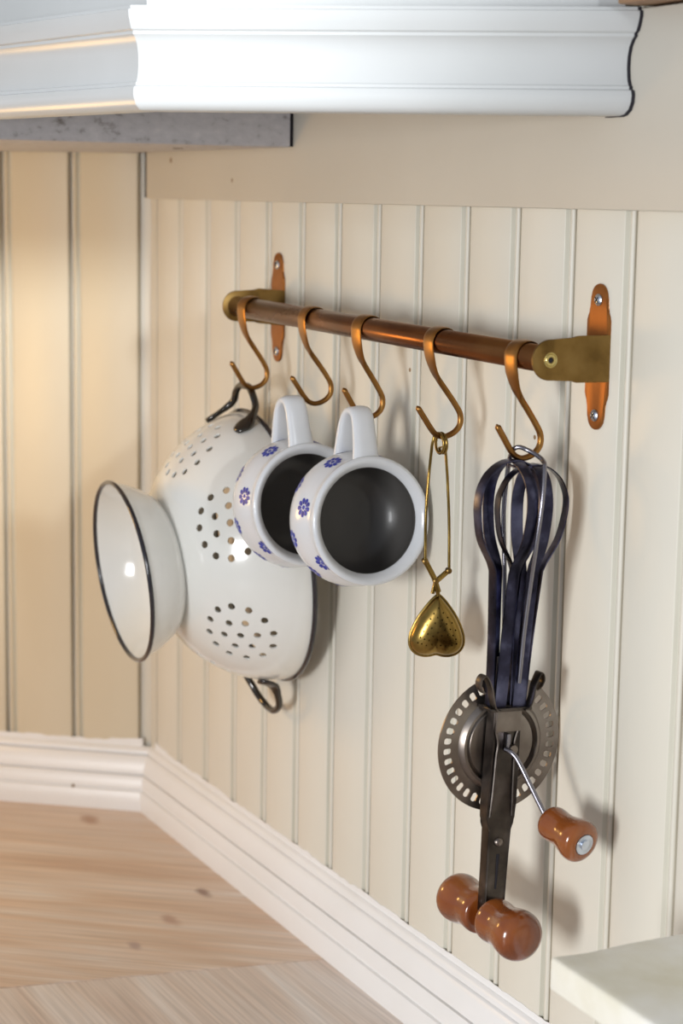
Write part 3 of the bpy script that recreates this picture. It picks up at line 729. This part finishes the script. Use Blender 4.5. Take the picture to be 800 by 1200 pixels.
# heart, point up, two domed halves
hc = IP(512, 733); 
hu = Vector((0.42, 0.9, 0)).normalized(); hn = Vector((0.9, -0.42, 0.10)).normalized(); hv = Vector((0.0, 0.02, 1.0)).normalized()
def heart_outline():
    h = [(0, 19.0), (3.6, 16.4), (8.2, 10.8), (12.4, 4.6), (15.6, -2.2), (17.2, -8.2), (16.6, -13.4), (13.4, -17.2), (8.8, -18.9), (4.2, -18.9), (0, -17.9)]
    full = h+[(-x, z) for x, z in h[-2:0:-1]]
    return [(p.x, p.y) for p in smooth_path([Vector((x*0.001, z*0.00103, 0)) for x, z in full], 4, closed=True)]
ho = heart_outline()
def half_heart(sgn, depth):
    bm = bmesh.new(); K = 12; n = len(ho)
    def P(x, z, h): return hc+hu*x+hv*z+hn*(sgn*h)
    def layer(off, sc):
        rings = []
        for k in range(K+1):
            f = math.sin(PI/2*k/K)*sc; h = (depth-off)*math.sqrt(max(0, 1-(f/sc)**2.4))+0.0004
            rings.append([bm.verts.new(P(x*f, -0.0035+(z+0.0035)*f, h)) for x, z in ho] if k else [bm.verts.new(P(0, -0.0035, h))])
        for a, b in zip(rings, rings[1:]):
            for i in range(n):
                j = (i+1) % n
                if len(a) == 1: bm.faces.new((a[0], b[i], b[j]))
                else: bm.faces.new((a[i], b[i], b[j], a[j]))
        return rings[-1]
    A = layer(0, 1.0); B = layer(0.0005, 0.97)
    for i in range(n):
        j = (i+1) % n; bm.faces.new((A[i], A[j], B[j], B[i]))
    return bm
hf = finish(half_heart(1, 0.0085), 'strainer_half', GOLD, inf, angle=50)
bm = bmesh.new()
dots = [(0, 12), (-3, 8.5), (3, 9), (-0.5, 6), (6, 6), (2.5, 4.5), (-5, 5), (-2, 2.5), (5.5, 2), (9, 2.5), (1.5, 0.5), (-7, 1), (-4, -0.8), (4.5, -2), (8, -1.5), (0, -3.5), (11.5, -2.2), (-9, -3), (-6.5, -4.5), (2.5, -5.5),
        (6.5, -5), (10, -5.5), (-3, -6), (-11, -7), (-8.5, -8), (-5.5, -8.6), (0, -8.2), (4, -9), (8, -8.8), (12, -8), (-10, -11), (-7, -12), (-3.5, -11.5), (5.5, -12.2), (9.5, -12), (-12.5, -10.5), (2.2, -12), (12.5, -11)]
for x, z in dots:
    x, z = x*0.001, z*0.001*1.02; p = hc+hu*x+hv*z+hn*0.004
    bmesh.ops.create_cone(bm, cap_ends=True, segments=8, radius1=0.00052, radius2=0.00052, depth=0.016, matrix=axisM(p+hn*0.005, hn))
ct = finish(bm, 'cut', GOLD, inf, smooth=False); bpy.context.view_layer.update(); boolean_cut(hf, ct)
for p in hf.data.polygons: p.use_smooth = True
hf.data.set_sharp_from_angle(angle=math.radians(30))
hb = finish(half_heart(-1, 0.0085), 'strainer_half', GOLD, inf, angle=50)
bm = bmesh.new(); path = [hc+hu*x*1.01+hv*z*1.01 for x, z in ho]; sweep(bm, path, (0.0009, 0.0012), n=8, side=tuple(hn), closed=True); finish(bm, 'seam_rim', GOLD, inf, angle=80)
bm = bmesh.new(); sweep(bm, smooth_path([IP(510, 684), IP(512, 692), hc+hv*0.0195, hc+hv*0.0165], 4), (0.0014, 0.0012), n=10); finish(bm, 'stem', GOLD, inf, angle=80)

# ------------------------------------------------------------------ egg beater
th = math.radians(2.6); BO = Vector((0.713, -0.0399, 0.4352))
BM = Matrix.Translation(BO) @ Matrix.Rotation(-th, 4, 'X'); BI = BM.inverted()
bt = empty('egg_beater', mw=BM); tag(bt, 'old rotary egg beater with blued steel blades and varnished wooden grips, hung upside down', 'egg beater')
def BP_(px, py, X): return BI @ PX(px, py, X)
# frame
def plate(outl, x0, x1, name, m_, bev=0.0006, inset=0.0, par=None):
    bm = bmesh.new(); prism(bm, [Vector((x0, y, z)) for y, z in outl], Vector((x1-x0, 0, 0)), bev, 2)
    if inset:
        f = max((f for f in bm.faces if abs(f.normal.x) > 0.99 and f.calc_center_median().x > (x0+x1)/2), key=lambda f: f.calc_area())
        bmesh.ops.inset_region(bm, faces=[f], thickness=inset, depth=0)
        for v in f.verts: v.co.x -= 0.0009
    return finish(bm, name, m_, par or bt, angle=30)
fz0, fz1 = -0.283, -0.153
out = [(-0.0072, fz0), (0.0072, fz0), (0.0076, -0.231), (0.0082, -0.227), (0.0100, -0.2235), (0.0102, -0.215), (0.0094, -0.168), (0.0094, -0.153), (-0.0094, -0.153), (-0.0094, -0.168), (-0.0100, -0.215), (-0.0100, -0.2235), (-0.0082, -0.227), (-0.0076, -0.231)]
frm = plate(out, -0.0045, 0.0045, 'frame', IRON, 0.0008, 0.0022)
# raised details on the frame
bm = bmesh.new(); lathe(bm, [(0, 0.0030), (0.0012, 0.0026), (0.0020, 0.0014), (0.0022, 0)], 20, axisM(Vector((0.0036, 0.0, -0.2385)), (1, 0, 0))); finish(bm, 'rivet', GEAR, frm)
bm = bmesh.new(); sweep(bm, [Vector((0.0037, 0.0002, -0.246)), Vector((0.0037, 0.0002, -0.255)), Vector((0.0037, 0, -0.268))], lambda t: (0.0011*(1-0.5*t), 0.0005), n=8, side=(0, 1, 0), power=4); finish(bm, 'slot_mark', GAP, frm)
bm = bmesh.new(); sweep(bm, smooth_path([(0.0042, -0.0052, -0.277), (0.0046, 0, -0.2755), (0.0042, 0.0052, -0.277)], 5), (0.0007, 0.0008), n=8); finish(bm, 'stamped_rib', IRON, frm)
for sy in (-1, 1):
    bm = bmesh.new(); sweep(bm, smooth_path([(0.0042, sy*0.0078, -0.222), (0.0046, sy*0.0070, -0.205), (0.0046, sy*0.0064, -0.185), (0.0046, sy*0.0058, -0.176), (0.0046, sy*0.0080, -0.168)], 6), (0.0009, 0.0009), n=8); finish(bm, 'stamped_rib', IRON, frm)
bm = bmesh.new(); box(bm, (0.0035, -0.0088, -0.169), (0.0062, 0.0088, -0.1535), 0.0007); finish(bm, 'yoke_plate', GEAR, frm, angle=30)
bm = bmesh.new(); box(bm, (0.004, -0.0014, -0.181), (0.0075, 0.0014, -0.170), 0.0006); finish(bm, 'pawl', WIRE, frm, angle=30)
# yoke: top bar that carries the dashers, with curled ears
bm = bmesh.new(); box(bm, (-0.0075, -0.0145, -0.1560), (0.0085, 0.0145, -0.1535), 0.0008); finish(bm, 'yoke', IRON, bt, angle=30)
for sy, top in ((-1, -0.131), (1, -0.129)):
    bm = bmesh.new()
    pth = smooth_path([(0.007, sy*0.0085, -0.1550), (0.007, sy*0.0118, -0.1535), (0.007, sy*0.0138, -0.1480), (0.0065, sy*0.0150, -0.1415), (0.006, sy*0.0172, -0.1362), (0.0055, sy*0.0192, -0.1335), (0.005, sy*0.0212, -0.1345), (0.0045, sy*0.0222, -0.1380), (0.004, sy*0.0208, -0.1420), (0.0035, sy*0.0185, -0.1440)], 6)
    sweep(bm, pth, lambda t: (0.0034, 0.0007), n=10, side=(1, 0, 0), power=4); finish(bm, 'ear', IRON, bt, angle=50)
# gear wheel behind the frame
GX = -0.0095; gc = BP_(584, 870, 0.713+GX)
NT = 36
bm = bmesh.new(); sub = 4; NC = NT*sub
def gh(r):
    if r < 0.0215: return 0.0030
    if r < 0.0245: return 0.0030-0.0022*((r-0.0215)/0.003)
    if r < 0.0262: return 0.0030
    if r < 0.0285: return 0.0030*(1-(r-0.0262)/0.0023)
    return 0.0
radii = [0.003, 0.010, 0.018, 0.0215, 0.0228, 0.0240, 0.0248, 0.0256, 0.0262, 0.0274, 0.0285, 0.0315, 0.0337, 0.0346, 0.0358, 0.0370, 0.0382, 0.0391, 0.0412, 0.0426]
def ghh(r):
    t = {0.0215: 0.0022, 0.0228: 0.0008, 0.0240: 0.0006, 0.0248: 0.0022, 0.0256: 0.0034, 0.0262: 0.0034, 0.0274: 0.0022, 0.0285: 0.0004}
    if r in t: return t[r]
    return 0.0024 if r < 0.0215 else 0.0
R_ = []
for r in radii:
    R_.append([bm.verts.new(Vector((ghh(r), r*math.cos(2*PI*i/NC), r*math.sin(2*PI*i/NC)))) for i in range(NC)])
for a in range(len(radii)-1):
    for i in range(NC):
        j = (i+1) % NC; c = i % sub
        if 12 <= a <= 16:
            if c in (1, 2) : continue
            if c == 3 and False: continue
        bm.faces.new((R_[a][i], R_[a][j], R_[a+1][j], R_[a+1][i]))
# widen the openings and round their corners
for a in range(12, 18):
    for i in range(NC):
        c = i % sub
        sh = 0.0
        if c == 1: sh = -0.0003
        if c == 3: sh = 0.0003
        if a in (12, 17): sh = -sh*2.2
        v = R_[a][i]; ang = math.atan2(v.co.z, v.co.y); r = radii[a]; ang += sh/r; v.co.y = r*math.cos(ang); v.co.z = r*math.sin(ang)
c0_ = bm.verts.new(Vector((0.0024, 0, 0)))
for i in range(NC): bm.faces.new((c0_, R_[0][i], R_[0][(i+1) % NC]))
bmesh.ops.recalc_face_normals(bm, faces=bm.faces)
bmesh.ops.solidify(bm, geom=bm.faces[:], thickness=0.0011)
for v in bm.verts: v.co += Vector((gc.x, gc.y, gc.z))
finish(bm, 'gear_wheel', GEAR, bt, angle=35)
# axle
bm = bmesh.new(); lathe(bm, [(-0.004, 0), (-0.004, 0.0042), (0.004, 0.0042), (0.004, 0.0028), (0.018, 0.0028), (0.018, 0)], 24, axisM(Vector((gc.x, gc.y, gc.z)), (1, 0, 0))); finish(bm, 'axle', GEAR, bt, angle=40)
# crank
c1 = BP_(592, 878, 0.7195); c2 = BP_(599, 882, 0.724); c3 = BP_(607, 892, 0.728); c4 = BP_(622, 922, 0.736); c5 = BP_(640, 958, 0.7455); kx = Vector((1, 0.0, 0))
k0 = BP_(642, 961, 0.7475); k1 = BP_(683, 989, 0.779); kd = (k1-k0)
bm = bmesh.new(); sweep(bm, smooth_path([c1, c2, c3, c4, c5, k0+kd*0.08], 8), (0.0016, 0.0016), n=12); finish(bm, 'crank_arm', WIRE, bt, angle=80)
KL = kd.length
bm = bmesh.new(); s_ = KL/0.036
kp = [(0.000, 0), (0.000, 0.0062), (0.0012, 0.0088), (0.004, 0.0103), (0.008, 0.0105), (0.013, 0.0102), (0.018, 0.0104), (0.023, 0.0115), (0.028, 0.0127), (0.032, 0.0129), (0.035, 0.0119), (0.0368, 0.0092), (0.0372, 0.0066), (0.0364, 0.0064), (0.0364, 0)]
kp2 = [(p.x, max(0, p.y)) for p in smooth_path([Vector((a*s_, b, 0)) for a, b in kp[1:13]], 4)]
KM = axisM(k0, kd); lathe(bm, [(0, 0)]+kp2+[(0.0364*s_, 0.0064), (0.0364*s_, 0)], 48, KM); kn_ = finish(bm, 'crank_knob', WOODH, bt, angle=50)
bm = bmesh.new(); lathe(bm, [(0.0360*s_, 0.0063), (0.0376*s_, 0.0062), (0.0379*s_, 0.0052), (0.0374*s_, 0.0038), (0.0374*s_, 0.0030), (0.0384*s_, 0.0028), (0.0386*s_, 0)], 32, KM); finish(bm, 'end_cap', SCREW, kn_, angle=30)
# wooden grip across the bottom
hcn = Vector((0.0, -0.0015, -0.2865))
hdir = Vector((1, 0.03, -0.02)).normalized()
gp = [(0.0040, 0.0105), (0.0048, 0.0126), (0.0065, 0.0137), (0.0095, 0.0140), (0.0135, 0.0137), (0.0180, 0.0134), (0.0230, 0.0141), (0.0280, 0.0152), (0.0325, 0.0157), (0.0365, 0.0150), (0.0395, 0.0130), (0.0415, 0.0098), (0.0425, 0.0050)]
gps = [(p.x, max(0, p.y)) for p in smooth_path([Vector((a, b, 0)) for a, b in gp], 4)]
for sg in (1, -1):
    bm = bmesh.new(); lathe(bm, [(0.0040, 0)]+gps+[(0.0426, 0)], 56, axisM(hcn, hdir*sg, (0, 0, 1))); finish(bm, 'grip', WOODH, bt, angle=60)
# dashers
def dasher(cy0, cy1, x0, rot, rmax, zt):
    """cy0: y at the yoke, cy1: y at the top"""
    d = None; zb = -0.1545; zk = -0.0690; zm = -0.0330
    prof = [(zb, 0.0048), (zb+0.040, 0.0062), (zk-0.003, 0.0090), (zk+0.002, 0.0110), (zk+0.016, rmax*0.83), (zm-0.006, rmax*0.97), (zm+0.003, rmax*0.99), (zt-0.0165, rmax*0.93), (zt-0.0090, rmax*0.76), (zt-0.0036, rmax*0.50), (zt-0.0008, rmax*0.24), (zt, 0.0)]
    def centre(z): u = (z-zb)/(zt-zb); return Vector((x0, cy0+(cy1-cy0)*u, 0))
    bm = bmesh.new(); sweep(bm, [centre(zb)+Z*(zb-0.001), centre(zb*0.9)+Z*zb*0.9, centre(zb*0.8)+Z*zb*0.8], (0.0011, 0.0011), n=10); d = finish(bm, 'dasher', WIRE, bt, angle=80)
    for k in range(4):
        an = rot+k*PI/2; dr = Vector((math.cos(an), math.sin(an), 0)); tg = Vector((-math.sin(an), math.cos(an), 0))
        pts = [centre(z)+dr*r+Z*(z+(0.0006 if k % 2 else 0)) for z, r in prof]
        a = smooth_path(pts[:3], 3)[:-1]+[pts[2]]; b = smooth_path(pts[3:], 6); path = a+b
        bm = bmesh.new(); sweep(bm, path, lambda t: (0.0040, 0.0005), n=8, side=tuple(tg), power=6); finish(bm, 'blade', STEEL, d, angle=50)
dasher(-0.0070, -0.0062, 0.0005, math.radians(3), 0.0232, -0.0052)
dasher(0.0070, 0.0092, 0.0005, math.radians(-9), 0.0222, -0.0078)
# wire bail over the tops
bl_ = [BP_(591, 680, 0.7030), BP_(590, 600, 0.7000), BP_(595, 550, 0.7020), BP_(598, 534, 0.7080), BP_(602, 526, 0.7130), BP_(609, 524, 0.7160), BP_(618, 527.5, 0.7190), BP_(628, 533, 0.7240), BP_(636, 540, 0.7300), BP_(638, 550, 0.7350), BP_(635, 590, 0.7385), BP_(628, 640, 0.7360), BP_(622, 680, 0.7290), BP_(614, 740, 0.7235), BP_(608, 800, 0.7205)]
bm = bmesh.new(); sweep(bm, smooth_path([BP_(590, 790, 0.7080)]+bl_, 6), (0.0014, 0.0014), n=10); finish(bm, 'bail_wire', WIRE, bt, angle=80)
bm = bmesh.new(); box(bm, (-0.0035, -0.0075, -0.0090), (0.0045, 0.0105, -0.0078), 0.0004); finish(bm, 'top_link', STEEL, bt, angle=30)
